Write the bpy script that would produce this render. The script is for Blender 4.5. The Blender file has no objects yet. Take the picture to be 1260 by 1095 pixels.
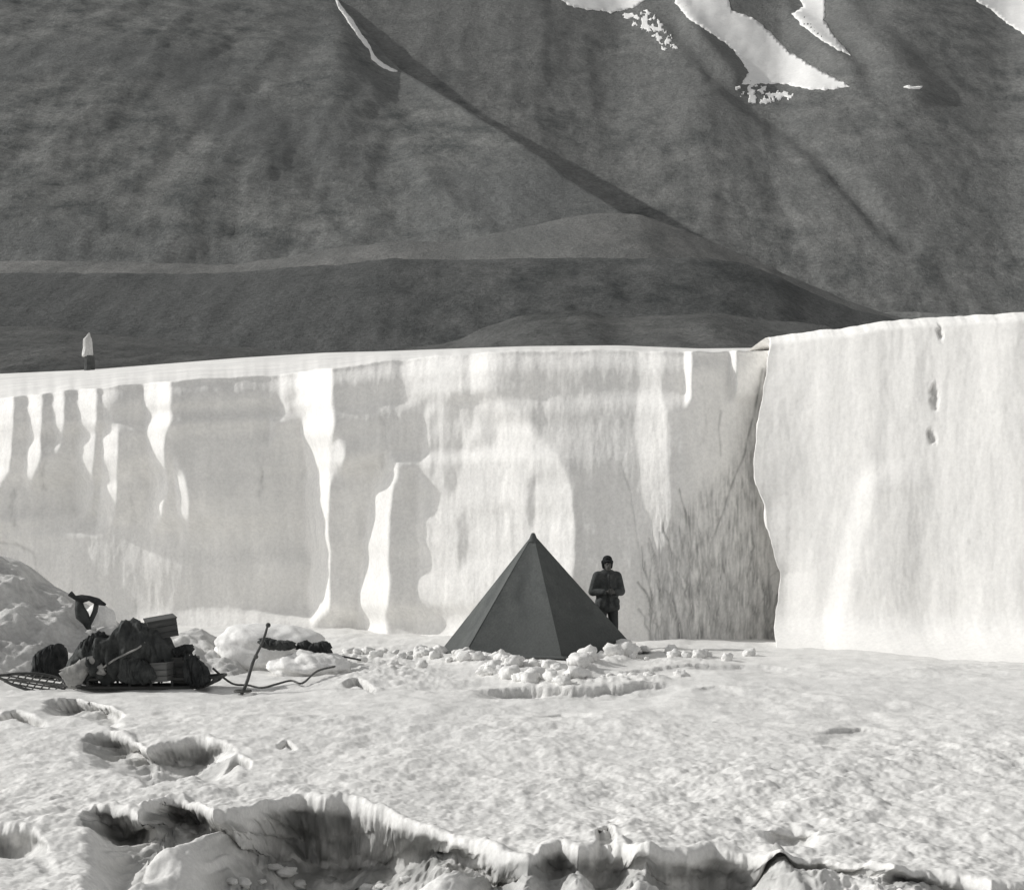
import bpy, bmesh, math, random
import numpy as np
from mathutils import Vector, Matrix
from mathutils.bvhtree import BVHTree
from mathutils.geometry import delaunay_2d_cdt

# ------------------------------------------------------------------ camera, sky, sun, exposure
S = bpy.context.scene
COL = S.collection
FPX, YH, CH = 2010.0, 665.0, 2.06          # focal length in photo pixels, horizon row, eye height (m)
cam_d = bpy.data.cameras.new('camera')
cam_d.sensor_width = 36.0
cam_d.lens = FPX / 1260.0 * 36.0
cam_d.shift_y = (YH - 547.5) / 1260.0
cam_d.clip_start, cam_d.clip_end = 0.1, 30000
cam = bpy.data.objects.new('camera', cam_d); COL.objects.link(cam)
cam.location = (0, 0, CH); cam.rotation_euler = (math.pi / 2, 0, 0)
S.camera = cam

SUN_AZ_BACK = math.radians(14)              # how far behind the picture plane the sun stands, on the left
SUN_EL = math.radians(30)
to_sun = Vector((-math.cos(SUN_AZ_BACK) * math.cos(SUN_EL), math.sin(SUN_AZ_BACK) * math.cos(SUN_EL), math.sin(SUN_EL)))
W = bpy.data.worlds.new('World'); S.world = W; W.use_nodes = True
nt = W.node_tree; nt.nodes.clear()
sky = nt.nodes.new('ShaderNodeTexSky'); sky.sky_type = 'NISHITA'; sky.sun_disc = False
sky.sun_elevation = SUN_EL
sky.sun_rotation = math.atan2(to_sun.x, to_sun.y)
bw = nt.nodes.new('ShaderNodeRGBToBW')      # black-and-white film: the sky gives light without hue
bg = nt.nodes.new('ShaderNodeBackground'); bg.inputs['Strength'].default_value = 0.15
wo = nt.nodes.new('ShaderNodeOutputWorld')
nt.links.new(sky.outputs[0], bw.inputs[0]); nt.links.new(bw.outputs[0], bg.inputs[0]); nt.links.new(bg.outputs[0], wo.inputs[0])
sun_d = bpy.data.lights.new('sun', 'SUN'); sun_d.energy = 2.4; sun_d.angle = math.radians(0.6); sun_d.color = (1, 0.985, 0.955)
sun = bpy.data.objects.new('sun', sun_d); COL.objects.link(sun)
sun.rotation_euler = to_sun.to_track_quat('Z', 'Y').to_euler()
S.view_settings.view_transform = 'Standard'; S.view_settings.look = 'None'
S.view_settings.exposure = 0.27; S.view_settings.gamma = 1.0
S.cycles.max_bounces = 8; S.cycles.diffuse_bounces = 6

random.seed(7); RNG = np.random.default_rng(11)

# ------------------------------------------------------------------ helpers
_perm = np.random.default_rng(5).permutation(512).astype(np.int64)
_ang = np.random.default_rng(6).uniform(0, 2 * np.pi, 512)
_gx, _gy = np.cos(_ang), np.sin(_ang)
def perlin(x, y, seed=0):
    x = np.asarray(x, float) + seed * 17.31; y = np.asarray(y, float) + seed * 9.77
    xi = np.floor(x).astype(np.int64); yi = np.floor(y).astype(np.int64)
    xf, yf = x - xi, y - yi
    u = xf ** 3 * (xf * (xf * 6 - 15) + 10); v = yf ** 3 * (yf * (yf * 6 - 15) + 10)
    def g(dx, dy):
        h = _perm[(_perm[(xi + dx) & 511] + yi + dy) & 511]
        return _gx[h] * (xf - dx) + _gy[h] * (yf - dy)
    a = g(0, 0); b = g(1, 0); c = g(0, 1); d = g(1, 1)
    return (a + u * (b - a)) + v * ((c + u * (d - c)) - (a + u * (b - a)))
def fbm(x, y, seed=0, oct=4, gain=0.5):
    r = 0; a = 1.0; f = 1.0
    for i in range(oct):
        r = r + a * perlin(x * f, y * f, seed + i * 3.1); a *= gain; f *= 2.03
    return r
def sstep(a, b, x):
    t = np.clip((x - a) / (b - a), 0, 1); return t * t * (3 - 2 * t)
def interp(x, pts):
    p = np.array(pts, float); return np.interp(x, p[:, 0], p[:, 1])
def sminterp(x, pts, k=12):                # a softly rounded polyline
    return (interp(x - k, pts) + 2 * interp(x, pts) + interp(x + k, pts)) / 4
def gy(py): return FPX * CH / (py - YH)    # distance at which flat ground shows in that photo row
def at(px, py, Y): return Vector(((px - 630) / FPX * Y, Y, CH - (py - YH) / FPX * Y))
def blur(a, s, axis):
    if s < 0.3: return a
    r = int(3 * s) + 1; k = np.exp(-0.5 * (np.arange(-r, r + 1) / s) ** 2); k /= k.sum()
    pad = [(0, 0)] * a.ndim; pad[axis] = (r, r)
    ap = np.pad(a, pad, mode='edge'); n = a.shape[axis]; out = np.zeros_like(a)
    for i, w in enumerate(k):
        sl = [slice(None)] * a.ndim; sl[axis] = slice(i, i + n); out += w * ap[tuple(sl)]
    return out

def link(name, me, mat=None, parent=None, smooth=True):
    if mat and not me.materials: me.materials.append(mat)
    o = bpy.data.objects.new(name, me); COL.objects.link(o)
    if parent: o.parent = parent
    return o
def raw_mesh(name, V, F, smooth=True):
    me = bpy.data.meshes.new(name)
    V = np.ascontiguousarray(V, dtype=np.float32).reshape(-1, 3)
    me.vertices.add(len(V)); me.vertices.foreach_set('co', V.ravel())
    F = np.asarray(F, dtype=np.int32); n = F.shape[1]
    me.loops.add(F.size); me.loops.foreach_set('vertex_index', F.ravel())
    me.polygons.add(len(F)); me.polygons.foreach_set('loop_start', np.arange(0, F.size, n, dtype=np.int32))
    me.polygons.foreach_set('use_smooth', np.full(len(F), smooth))
    me.update(calc_edges=True); me.validate()
    return me
def grid_faces(ny, nx, flip=False):
    i = np.arange(ny - 1)[:, None] * nx + np.arange(nx - 1)[None]
    q = np.stack([i, i + 1, i + 1 + nx, i + nx], -1).reshape(-1, 4)
    return q[:, ::-1] if flip else q
def attr(me, name, vals):
    a = me.attributes.new(name, 'FLOAT', 'POINT'); a.data.foreach_set('value', np.ascontiguousarray(vals, dtype=np.float32).ravel())
def bm_mesh(name, bm, smooth=False):
    me = bpy.data.meshes.new(name); bm.normal_update(); bm.to_mesh(me); bm.free()
    if smooth: me.polygons.foreach_set('use_smooth', [True] * len(me.polygons))
    return me
def empty(name, loc, rz=0):
    o = bpy.data.objects.new(name, None); COL.objects.link(o); o.location = loc; o.rotation_euler = (0, 0, rz); return o
def tag(o, label, cat=None, group=None, kind=None):
    o['label'] = label
    if cat: o['category'] = cat
    if group: o['group'] = group
    if kind: o['kind'] = kind
    return o
def box(bm, c, s, rot=None):
    m = Matrix.Translation(c) @ (rot.to_4x4() if rot else Matrix()) @ Matrix.Diagonal((s[0], s[1], s[2], 1))
    return bmesh.ops.create_cube(bm, size=1, matrix=m)['verts']
def tube(bm, pts, rad, seg=8, cap=True):
    pts = [Vector(p) for p in pts]; n = len(pts)
    rs = rad if hasattr(rad, '__len__') else [rad] * n
    rings = []
    up = Vector((0.13, 0.21, 0.97))
    for i, p in enumerate(pts):
        t = (pts[min(i + 1, n - 1)] - pts[max(i - 1, 0)]).normalized()
        a = t.cross(up)
        if a.length < 1e-3: a = t.cross(Vector((1, 0, 0)))
        a.normalize(); b = t.cross(a)
        rings.append([bm.verts.new(p + (a * math.cos(k * 2 * math.pi / seg) + b * math.sin(k * 2 * math.pi / seg)) * rs[i]) for k in range(seg)])
    for i in range(n - 1):
        for k in range(seg):
            bm.faces.new((rings[i][k], rings[i][(k + 1) % seg], rings[i + 1][(k + 1) % seg], rings[i + 1][k]))
    if cap: bm.faces.new(rings[0][::-1]); bm.faces.new(rings[-1])
def in_poly(px, py, poly):
    r = np.zeros(np.broadcast(px, py).shape, bool); n = len(poly)
    for i in range(n):
        x1, y1 = poly[i]; x2, y2 = poly[(i + 1) % n]
        if y1 == y2: continue
        c = ((y1 > py) != (y2 > py)) & (px < (x2 - x1) * (py - y1) / (y2 - y1) + x1)
        r ^= c
    return r
def seg_dist(px, py, pts):
    d = np.full(np.broadcast(px, py).shape, 1e9)
    for (x1, y1), (x2, y2) in zip(pts[:-1], pts[1:]):
        L = (x2 - x1) ** 2 + (y2 - y1) ** 2 + 1e-9
        t = np.clip(((px - x1) * (x2 - x1) + (py - y1) * (y2 - y1)) / L, 0, 1)
        d = np.minimum(d, np.hypot(px - x1 - t * (x2 - x1), py - y1 - t * (y2 - y1)))
    return d

# ------------------------------------------------------------------ materials
def new_mat(name, rough=0.8, spec=0.3):
    m = bpy.data.materials.new(name); m.use_nodes = True
    n = m.node_tree.nodes; b = n['Principled BSDF']
    b.inputs['Roughness'].default_value = rough; b.inputs['Specular IOR Level'].default_value = spec
    return m, m.node_tree, b
def noise_mat(name, c1, c2, scale=5, stretch=(1, 1, 1), rough=0.85, spec=0.2, bump=0.0, bdist=0.02, bscale=None, detail=6, coord='Object', dirt_shade=None, c3=None, lo=0.35, hi=0.65, grain=0, gamp=.08):
    m, t, b = new_mat(name, rough, spec); N, L = t.nodes, t.links
    tc = N.new('ShaderNodeTexCoord'); mp = N.new('ShaderNodeMapping'); mp.inputs['Scale'].default_value = stretch
    L.new(tc.outputs[coord], mp.inputs[0])
    nz = N.new('ShaderNodeTexNoise'); nz.inputs['Scale'].default_value = scale; nz.inputs['Detail'].default_value = detail; nz.inputs['Roughness'].default_value = 0.62 if scale > .2 else .74
    L.new(mp.outputs[0], nz.inputs['Vector'])
    cr = N.new('ShaderNodeValToRGB'); cr.color_ramp.elements[0].color = (*c1, 1); cr.color_ramp.elements[1].color = (*c2, 1)
    cr.color_ramp.elements[0].position = lo; cr.color_ramp.elements[1].position = hi
    L.new(nz.outputs[0], cr.inputs[0]); out = cr.outputs[0]
    if c3:                                   # a second, larger mottling
        n2 = N.new('ShaderNodeTexNoise'); n2.inputs['Scale'].default_value = scale * 0.17; n2.inputs['Detail'].default_value = 5
        L.new(mp.outputs[0], n2.inputs['Vector'])
        r2 = N.new('ShaderNodeMapRange'); r2.inputs[1].default_value = 0.42; r2.inputs[2].default_value = 0.68; L.new(n2.outputs[0], r2.inputs[0])
        mx = N.new('ShaderNodeMix'); mx.data_type = 'RGBA'; L.new(r2.outputs[0], mx.inputs[0]); L.new(out, mx.inputs[6]); mx.inputs[7].default_value = (*c3, 1); out = mx.outputs[2]
    if grain:                                # crystals, pebbles, weave: the finest mottling
        n4 = N.new('ShaderNodeTexNoise'); n4.inputs['Scale'].default_value = grain; n4.inputs['Detail'].default_value = 3; n4.inputs['Roughness'].default_value = .7
        L.new(tc.outputs[coord], n4.inputs['Vector'])
        r4 = N.new('ShaderNodeMapRange'); r4.inputs[1].default_value = .3; r4.inputs[2].default_value = .7; r4.inputs[3].default_value = 1 - gamp; r4.inputs[4].default_value = 1 + gamp; L.new(n4.outputs[0], r4.inputs[0])
        vm = N.new('ShaderNodeVectorMath'); vm.operation = 'SCALE'; L.new(out, vm.inputs[0]); L.new(r4.outputs[0], vm.inputs['Scale']); out = vm.outputs[0]
    if dirt_shade:
        at_ = N.new('ShaderNodeAttribute'); at_.attribute_name = 'dirt_shade'  # one attribute carries both dirt and painted shade
        mx = N.new('ShaderNodeMix'); mx.data_type = 'RGBA'; L.new(at_.outputs['Fac'], mx.inputs[0]); L.new(out, mx.inputs[6]); mx.inputs[7].default_value = (*dirt_shade, 1); out = mx.outputs[2]
    L.new(out, b.inputs['Base Color'])
    if bump:
        n3 = N.new('ShaderNodeTexNoise'); n3.inputs['Scale'].default_value = bscale or scale * 2; n3.inputs['Detail'].default_value = 8; n3.inputs['Roughness'].default_value = 0.74
        L.new(mp.outputs[0], n3.inputs['Vector'])
        bp = N.new('ShaderNodeBump'); bp.inputs['Strength'].default_value = bump; bp.inputs['Distance'].default_value = bdist
        L.new(n3.outputs[0], bp.inputs['Height']); L.new(bp.outputs[0], b.inputs['Normal'])
    return m
M = {}
M['snow'] = noise_mat('ground_snow', (.66, .655, .64), (.80, .792, .772), 2.2, (1, 1, 1), .85, .1, .3, .035, 8, dirt_shade=(.17, .173, .168), c3=(.70, .695, .68), grain=28, gamp=0.1)
M['ice'] = noise_mat('cliff_ice', (.79, .78, .76), (.93, .917, .89), 2.0, (1.6, 1.6, .4), .8, .12, .3, .025, 9, dirt_shade=(.16, .16, .158), c3=(.75, .743, .725), grain=14, gamp=0.085)
M['buttress'] = noise_mat('buttress_ice', (.83, .82, .80), (.89, .878, .852), 3.0, (1, 1, .8), .85, .1, .12, .02, 8, dirt_shade=(.25, .25, .245), c3=(.84, .83, .808), grain=14, gamp=0.06)
M['lump'] = noise_mat('lump_snow', (.76, .755, .74), (.88, .873, .855), 6, rough=.8, bump=.5, bdist=.03, bscale=14, grain=30, gamp=0.08)
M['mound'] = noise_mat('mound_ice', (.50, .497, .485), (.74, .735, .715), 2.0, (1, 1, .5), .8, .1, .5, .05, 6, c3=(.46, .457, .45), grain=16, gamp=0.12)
M['rock'] = noise_mat('mountain_scree', (.105, .111, .11), (.255, .258, .25), .035, (1, .45, 1), .95, .05, .9, 3.0, .09, c3=(.165, .17, .168), grain=0.3, gamp=0.24)
M['rock2'] = noise_mat('far_mountain_scree', (.11, .115, .114), (.255, .257, .25), .028, (1, .45, 1), .95, .05, .9, 4.0, .07, c3=(.185, .188, .184), grain=0.22, gamp=0.22)
M['moraine'] = noise_mat('moraine_gravel', (.14, .143, .14), (.25, .248, .24), .05, (1, .5, 1), .95, .05, .9, 1.5, .2, c3=(.145, .148, .145), grain=0.6, gamp=0.24)
M['moraine_dark'] = noise_mat('dark_moraine_gravel', (.07, .073, .072), (.155, .156, .152), .06, (1, .5, 1), .95, .05, .9, 1.5, .2, c3=(.12, .122, .12), grain=0.8, gamp=0.24)
M['bank'] = noise_mat('dark_bank_rock', (.06, .064, .064), (.14, .142, .14), .05, (1, .5, 1), .95, .05, .8, 1.2, .25, c3=(.11, .113, .112), grain=0.6, gamp=0.26)
M['farsnow'] = noise_mat('mountain_snow', (.80, .80, .79), (.88, .875, .86), .02, bump=.3, bdist=2, bscale=.05, grain=0.25, gamp=0.05)
M['canvas'] = noise_mat('tent_canvas', (.082, .087, .086), (.114, .12, .117), 3.0, rough=.92, spec=.12, bump=.35, bdist=.015, bscale=16, c3=(.088, .093, .091), grain=26, gamp=0.14)
M['canvas2'] = noise_mat('tent_canvas_patch', (.048, .052, .052), (.066, .07, .069), 3.0, rough=.92, spec=.12, bump=.35, bdist=.015, bscale=16)
M['tarp'] = noise_mat('load_tarpaulin', (.035, .038, .038), (.075, .078, .076), 4.0, rough=.85, spec=.2, bump=.6, bdist=.03, bscale=9, grain=20, gamp=0.2)
M['sack'] = noise_mat('pale_sackcloth', (.20, .20, .195), (.38, .375, .36), 6, rough=.9, bump=.5, bdist=.02, bscale=20)
M['wood'] = noise_mat('dark_wood', (.045, .047, .046), (.09, .09, .087), 3, (1, 8, 8), .7, .3, .4, .006, 20)
M['box'] = noise_mat('grey_box_wood', (.10, .102, .10), (.16, .16, .155), 4, (1, 1, 6), .8, .2, .4, .006, 20)
M['rope'] = noise_mat('dark_rope', (.07, .07, .068), (.13, .13, .125), 30, rough=.9)
M['bag'] = noise_mat('dark_bag_cloth', (.025, .027, .028), (.055, .057, .057), 7, rough=.9, bump=.6, bdist=.03, bscale=14, grain=20, gamp=0.2)
M['jacket'] = noise_mat('jacket_cloth', (.05, .053, .053), (.082, .086, .085), 6, rough=.95, spec=.1, bump=.5, bdist=.02, bscale=14, grain=30, gamp=0.2)
M['trousers'] = noise_mat('trouser_cloth', (.042, .045, .045), (.064, .067, .066), 6, rough=.95, spec=.1, bump=.5, bdist=.02, bscale=14)
M['cap'] = noise_mat('cap_wool', (.018, .02, .021), (.035, .037, .038), 30, rough=1, spec=.05, bump=.5, bdist=.01, bscale=60)
M['skin'] = noise_mat('weathered_skin', (.07, .069, .066), (.10, .098, .094), 12, rough=.6)
M['boot'] = noise_mat('boot_leather', (.03, .031, .031), (.06, .06, .06), 9, rough=.7)
M['darkrock'] = noise_mat('dark_rock', (.06, .063, .062), (.12, .122, .12), 3, rough=.95, bump=.8, bdist=.08, bscale=4)

# ------------------------------------------------------------------ ground: one sheet of rough glacier ice with melt hollows
# scarps: lip line in photo rows on the flat, drop (m), undercut (m), length of the hollow towards the viewer (m)
SCARPS = [
    ([(92, 1024), (104, 1008), (118, 1000), (150, 1008), (170, 1012), (185, 1000), (205, 988), (225, 986), (245, 1000), (262, 1018), (280, 1016), (300, 1006), (330, 995), (370, 989), (420, 990), (470, 1000), (520, 1015), (560, 1030), (612, 1048), (660, 1064)], .42, .66, 12),
    ([(630, 1072), (655, 1060), (668, 1046), (690, 1043), (712, 1050), (740, 1043), (765, 1045), (784, 1060), (800, 1064), (840, 1056), (880, 1048), (930, 1058), (962, 1062), (1010, 1058), (1060, 1066), (1100, 1080), (1140, 1074), (1180, 1078), (1220, 1088), (1300, 1078), (1400, 1084)], .25, .36, 10),
    ([(735, 1020), (748, 1014), (760, 1030), (764, 1042)], .10, .2, 1.2),
    ([(-60, 882), (20, 880), (58, 888)], .16, .2, .7),
    ([(44, 864), (90, 860), (120, 866), (156, 880)], .20, .25, 2.4),
    ([(92, 914), (110, 906), (135, 905), (165, 911), (180, 921), (200, 916), (240, 914), (270, 917), (295, 924)], .24, .32, 3.0),
    ([(270, 936), (292, 932), (308, 938)], .12, .15, .6),
    ([(572, 848), (640, 846), (720, 848), (790, 846), (848, 845)], .10, .12, 1.6),
    ([(850, 850), (880, 849), (918, 852)], .07, .08, .8),
    ([(590, 820), (760, 828), (850, 820), (930, 818), (1000, 823)], .06, .06, 1.4),
    ([(420, 846), (440, 843), (462, 850)], .10, .12, .8),
    ([(940, 1012), (975, 1010), (1010, 1014)], .08, .1, .8),
    ([(660, 878), (690, 874), (730, 878)], .05, .05, .7),
    ([(1000, 900), (1060, 894), (1110, 898)], .05, .05, 1.2),
    ([(-120, 1034), (-40, 1020), (40, 1030), (70, 1050)], .2, .2, 1.0),
    ([(340, 918), (352, 914), (366, 919)], .06, .08, .5),
    ([(100, 800), (260, 846), (330, 850)], .04, .05, 1.0),
]
def build_ground():
    rows = np.concatenate([np.linspace(1700, 1140, 110), np.linspace(1139, 960, 330), np.linspace(959.3, 840, 150), np.linspace(839, 770, 90)])
    pxs = np.concatenate([np.linspace(-420, -30, 70), np.linspace(-28, 1290, 760), np.linspace(1292, 1680, 70)])
    PX, PY = np.meshgrid(pxs, rows)
    Y = gy(PY); X = (PX - 630) / FPX * Y
    # broad swell, wind crust, crumbly grain
    z = .10 * fbm(X * .22, Y * .16, 1, 3) + .05 * fbm(X * .9, Y * .55, 2, 4) 
    rough = .5 + .9 * sstep(-.15, .35, fbm(X * .35, Y * .3, 9, 2))
    near = sstep(24, 14, Y)
    z += (.013 + .014 * near) * rough * fbm(X * 3.1, Y * 2.2, 3, 4, .55)
    z += .014 * near * np.abs(fbm(X * 6.5, Y * 5, 22, 3, .6)) 
    z += .038 * near * np.abs(fbm(X * 2.0, Y * 1.4, 21, 4, .55))
    # crumbly snow between tent, boulder and cliff
    crumb = np.exp(-((PX - 480) / 95) ** 2 - ((PY - 822) / 26) ** 2) + .8 * np.exp(-((PX - 830) / 70) ** 2 - ((PY - 812) / 14) ** 2)
    z += crumb * (.10 * np.abs(fbm(X * 2.6, Y * 2.0, 31, 4, .6)) + .04)
    # snow apron running up to the foot of the cliff
    z += .05 * sstep(30, 33, Y)
    z = z * sstep(1690, 1600, PY) if False else z
    # low bank of packed snow along the tent hem
    bank = np.exp(-((PY - interp(PX, [(500, 806), (570, 816), (640, 827), (700, 829), (740, 820), (780, 810)])) / 5) ** 2) * sstep(505, 540, PX) * sstep(790, 765, PX)
    bank += .8 * np.exp(-((PY - interp(PX, [(590, 832), (650, 841), (700, 843), (850, 839)])) / 4.5) ** 2) * sstep(585, 610, PX) * sstep(860, 800, PX)
    # packed platform under the tent
    plat = np.exp(-(((PX - 665) / 150) ** 2 + ((PY - 812) / 22) ** 2) ** 2)
    z = z * (1 - .8 * plat) + .03 * plat + bank * (.075 + .07 * fbm(X * 4.5, Y * 3, 35, 3, .6))
    for mx, my, rx, ry, hh in ((232, 1040, .30, .55, .30), (300, 1085, .22, .4, .16), (205, 1090, .5, .5, .15), (372, 1064, .24, .3, .14), (420, 1075, .5, .3, .10), (540, 1075, .4, .4, .12), (600, 1075, .3, .4, .1),
                               (715, 1075, .12, .4, .16), (800, 1078, .16, .5, .2), (905, 1084, .3, .4, .12), (965, 1070, .10, .3, .16), (1010, 1085, .25, .4, .12), (1090, 1085, .3, .4, .15)):
        yy = gy(my); xx = (mx - 630) / FPX * yy; wv = .35 * fbm(X * 2.5, Y * 2.5, 58, 3)
        z += hh * np.exp(-(((X - xx) / rx + wv) ** 2 + ((Y - yy) / ry + wv) ** 2))
    z += .010 * fbm(X * .8, Y * 4, 33, 4, .6)
    dirt_shade = np.zeros_like(z); Yoff = np.zeros_like(z)
    jag = 6 * fbm(X * 1.3, Y * .4, 41, 3, .5) + 3.2 * fbm(X * 4, Y * 1.0, 43, 4, .6)
    for k, (pts, H, U, Lr) in enumerate(SCARPS):
        x0, x1 = pts[0][0], pts[-1][0]
        ink = (PX > x0 - 2) & (PX < x1 + 2)
        lip = interp(PX, pts) + jag * (.12 + .88 * min(1, H / .3)) * (pts[0][1] - 700) / 300
        Yl = gy(np.maximum(lip, 700))
        dp = Yl - Y                          # metres nearer than the lip
        tw = min(.28 * (x1 - x0), 55); PXw = PX + 22 * min(1, H / .3) * fbm(Y * .9, X * .9, 57, 3); taper = sstep(x0, x0 + tw, PXw) * sstep(x1, x1 - tw, PXw)
        Hh = H * taper * np.clip(.85 + .9 * fbm(X * .9, Y * .1 + k, 51, 3), .25, 1.4) * ink
        ww = .07 + .85 * H; wall = sstep(-.03, ww * (1 + .4 * fbm(X * 1.1, Y * .6, 47, 2)), dp)
        rec = 1 - sstep(.35 * Lr, Lr, dp)
        drop = Hh * wall * rec
        z -= drop
        und = U * taper * ink * sstep(.03, ww * .8, dp) * (1 - sstep(ww * .9, max(ww * 1.5, .75 * min(Lr, 2.2)), dp)) * np.clip(1 + .45 * fbm(X * 1.6, dp * 3 + k, 54, 3), .4, 1.6)
        Yoff = np.maximum(Yoff, np.where(dp > 0, und, 0))
        lipup = .12 * Hh * np.exp(-((dp + .10) / .16) ** 2) * (dp <= .03)   # raised wind lip above the hollow
        z += lipup
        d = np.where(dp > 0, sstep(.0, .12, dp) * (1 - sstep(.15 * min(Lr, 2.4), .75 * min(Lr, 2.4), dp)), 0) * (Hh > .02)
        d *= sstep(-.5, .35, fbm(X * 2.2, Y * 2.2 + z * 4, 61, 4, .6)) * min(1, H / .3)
        dirt_shade = np.maximum(dirt_shade, d * .78)  # shade under the lips painted in together with dirty wall ice
    hol = sstep(.03, .2, Yoff); z += hol * (.06 * fbm(X * 2.6, (Y + 2 * z) * 2.6, 53, 4, .62) + .022 * fbm(X * 11, Y * 11, 55, 3, .6))
    V = np.stack([X, Y + Yoff, z], -1)
    ny, nx = z.shape
    F = grid_faces(ny, nx)
    # rings that carry the same sheet on to the horizon
    loop = np.concatenate([np.arange(nx), np.arange(1, ny) * nx + nx - 1, (ny - 1) * nx + np.arange(nx - 2, -1, -1), np.arange(ny - 2, 0, -1) * nx])
    Vf = V.reshape(-1, 3); P = Vf[loop].copy(); c = np.array([0, 20.0, 0]); Vs = [Vf]; Fs = [F]; prev = loop; base = len(Vf)
    for s, zz in ((1.08, .5), (1.3, 0), (2.2, 0), (6, 0), (25, 0), (120, -1), (700, -3)):
        q = c + (P - c) * s; q[:, 2] = P[:, 2] * zz if s < 1.2 else (.12 * perlin(q[:, 0] * .2, q[:, 1] * .2, 3) if s < 30 else zz)
        idx = base + np.arange(len(loop)); a, b = prev, idx
        Fs.append(np.stack([a, np.roll(a, -1), np.roll(b, -1), b], -1)[:, ::-1]); Vs.append(q); prev = idx; base += len(loop)
    V = np.concatenate(Vs); F = np.concatenate(Fs)
    me = raw_mesh('ground', V, F); me.flip_normals() if me.polygons[0].normal.z < 0 else None
    dd = np.zeros(len(V)); dd[:dirt_shade.size] = dirt_shade.ravel(); attr(me, 'dirt_shade', dd)
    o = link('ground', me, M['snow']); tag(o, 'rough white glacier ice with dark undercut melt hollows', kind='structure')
    return o
ground = build_ground()
_gm = ground.data; _bm = bmesh.new(); _bm.from_mesh(_gm); GBVH = BVHTree.FromBMesh(_bm); _bm.free()
def gz(x, y):
    h = GBVH.ray_cast(Vector((x, y, 5)), Vector((0, 0, -1)))
    return h[0].z if h[0] else 0.0
def on(px, py):
    """point of the ground sheet at the place where flat ground shows at this photo pixel"""
    Y = gy(py); x = (px - 630) / FPX * Y; return Vector((x, Y, gz(x, Y)))

# ------------------------------------------------------------------ ice cliff
LIT = [  # faces turned towards the sun, as outlines in photo pixels
    [(96, 510), (122, 510), (116, 560), (114, 625), (102, 634), (90, 610), (93, 570)],
    [(126, 520), (148, 525), (145, 600), (140, 640), (118, 655), (124, 600)],
    [(176, 512), (214, 494), (203, 550), (206, 600), (198, 645), (176, 652), (184, 600), (182, 560)],
    [(212, 560), (226, 588), (235, 620), (230, 672), (217, 640)],
    [(333, 470), (395, 456), (402, 480), (390, 515), (372, 512), (360, 498), (345, 508)],
    [(380, 505), (400, 468), (412, 520), (408, 560), (406, 640), (406, 690), (405, 750), (383, 766), (380, 720), (385, 690), (376, 668), (375, 620), (377, 560), (370, 530)],
    [(404, 552), (416, 538), (426, 560), (421, 582), (406, 580)],
    [(460, 574), (480, 562), (492, 572), (482, 620), (478, 700), (476, 808), (436, 808), (444, 720), (451, 640)],
    [(480, 458), (500, 446), (560, 443), (588, 458), (612, 485), (650, 520), (680, 555), (702, 590), (708, 640), (704, 810), (510, 810), (513, 700), (517, 560), (522, 530), (527, 490), (503, 496)],
    [(786, 452), (806, 446), (818, 500), (826, 560), (826, 640), (808, 690), (792, 620), (783, 540)],
    [(38, 515), (54, 510), (50, 560), (38, 602), (26, 592)],
    [(-6, 515), (18, 515), (12, 580), (-6, 604)],
    [(66, 512), (80, 508), (76, 545), (68, 560)], [(330, 520), (338, 512), (338, 540), (332, 552)],
    [(-60, 520), (-30, 515), (-34, 640), (-56, 660)], [(-160, 520), (-120, 515), (-125, 660), (-160, 680)],
    [(836, 446), (848, 444), (852, 480), (845, 500)], [(896, 446), (908, 444), (906, 486), (898, 492)],
]
UNLIT = [
    [(566, 452), (578, 450), (580, 480), (585, 520), (574, 535), (568, 500)],
    [(545, 490), (566, 486), (570, 560), (562, 610), (546, 600)],
    [(590, 515), (615, 520), (612, 548), (594, 545)],
    [(648, 590), (660, 585), (660, 645), (650, 650)],
    [(562, 632), (577, 630), (576, 690), (566, 700)],
    [(528, 520), (540, 500), (540, 560), (530, 590)],
]
CRACKS = [([(938, 455), (930, 500), (915, 560), (893, 620), (875, 670), (866, 720), (858, 795)], 1.5, .9), ([(941, 460), (934, 505)], 6, .35), ([(932, 478), (938, 490)], 7, .5),
          ([(887, 505), (884, 530), (888, 560)], 1.3, .5), ([(320, 562), (324, 585), (321, 608)], 4, .3), ([(470, 515), (474, 545), (469, 575)], 4, .28),
          ([(56, 535), (52, 575), (54, 600)], 4, .38), ([(17, 604), (15, 630), (18, 645)], 4.5, .38), ([(412, 555), (405, 590), (409, 600)], 2, .3),
          ([(764, 570), (777, 610), (788, 690), (800, 790)], .9, .3), ([(158, 690), (165, 735), (172, 765)], 3, .25), ([(864, 470), (868, 500), (864, 545)], 4, .25),
          ([(20, 668), (40, 680), (46, 705), (60, 715)], 1.6, .35), ([(0, 668), (22, 670), (30, 676)], 1.6, .35), ([(160, 600), (164, 640)], 5, .22), ([(565, 640), (567, 700)], 3, .15), ([(800, 640), (812, 700), (822, 790)], .9, .4)]
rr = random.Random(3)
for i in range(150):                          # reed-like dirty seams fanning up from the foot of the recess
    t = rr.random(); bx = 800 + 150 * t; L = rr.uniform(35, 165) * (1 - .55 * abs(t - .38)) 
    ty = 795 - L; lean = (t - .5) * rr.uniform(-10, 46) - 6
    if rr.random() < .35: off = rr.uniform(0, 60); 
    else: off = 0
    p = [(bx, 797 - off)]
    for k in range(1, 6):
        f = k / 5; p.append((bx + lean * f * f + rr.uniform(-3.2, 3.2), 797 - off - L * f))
    CRACKS.append((p, rr.uniform(.7, 1.35), rr.uniform(.55, 1.0)))
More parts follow.
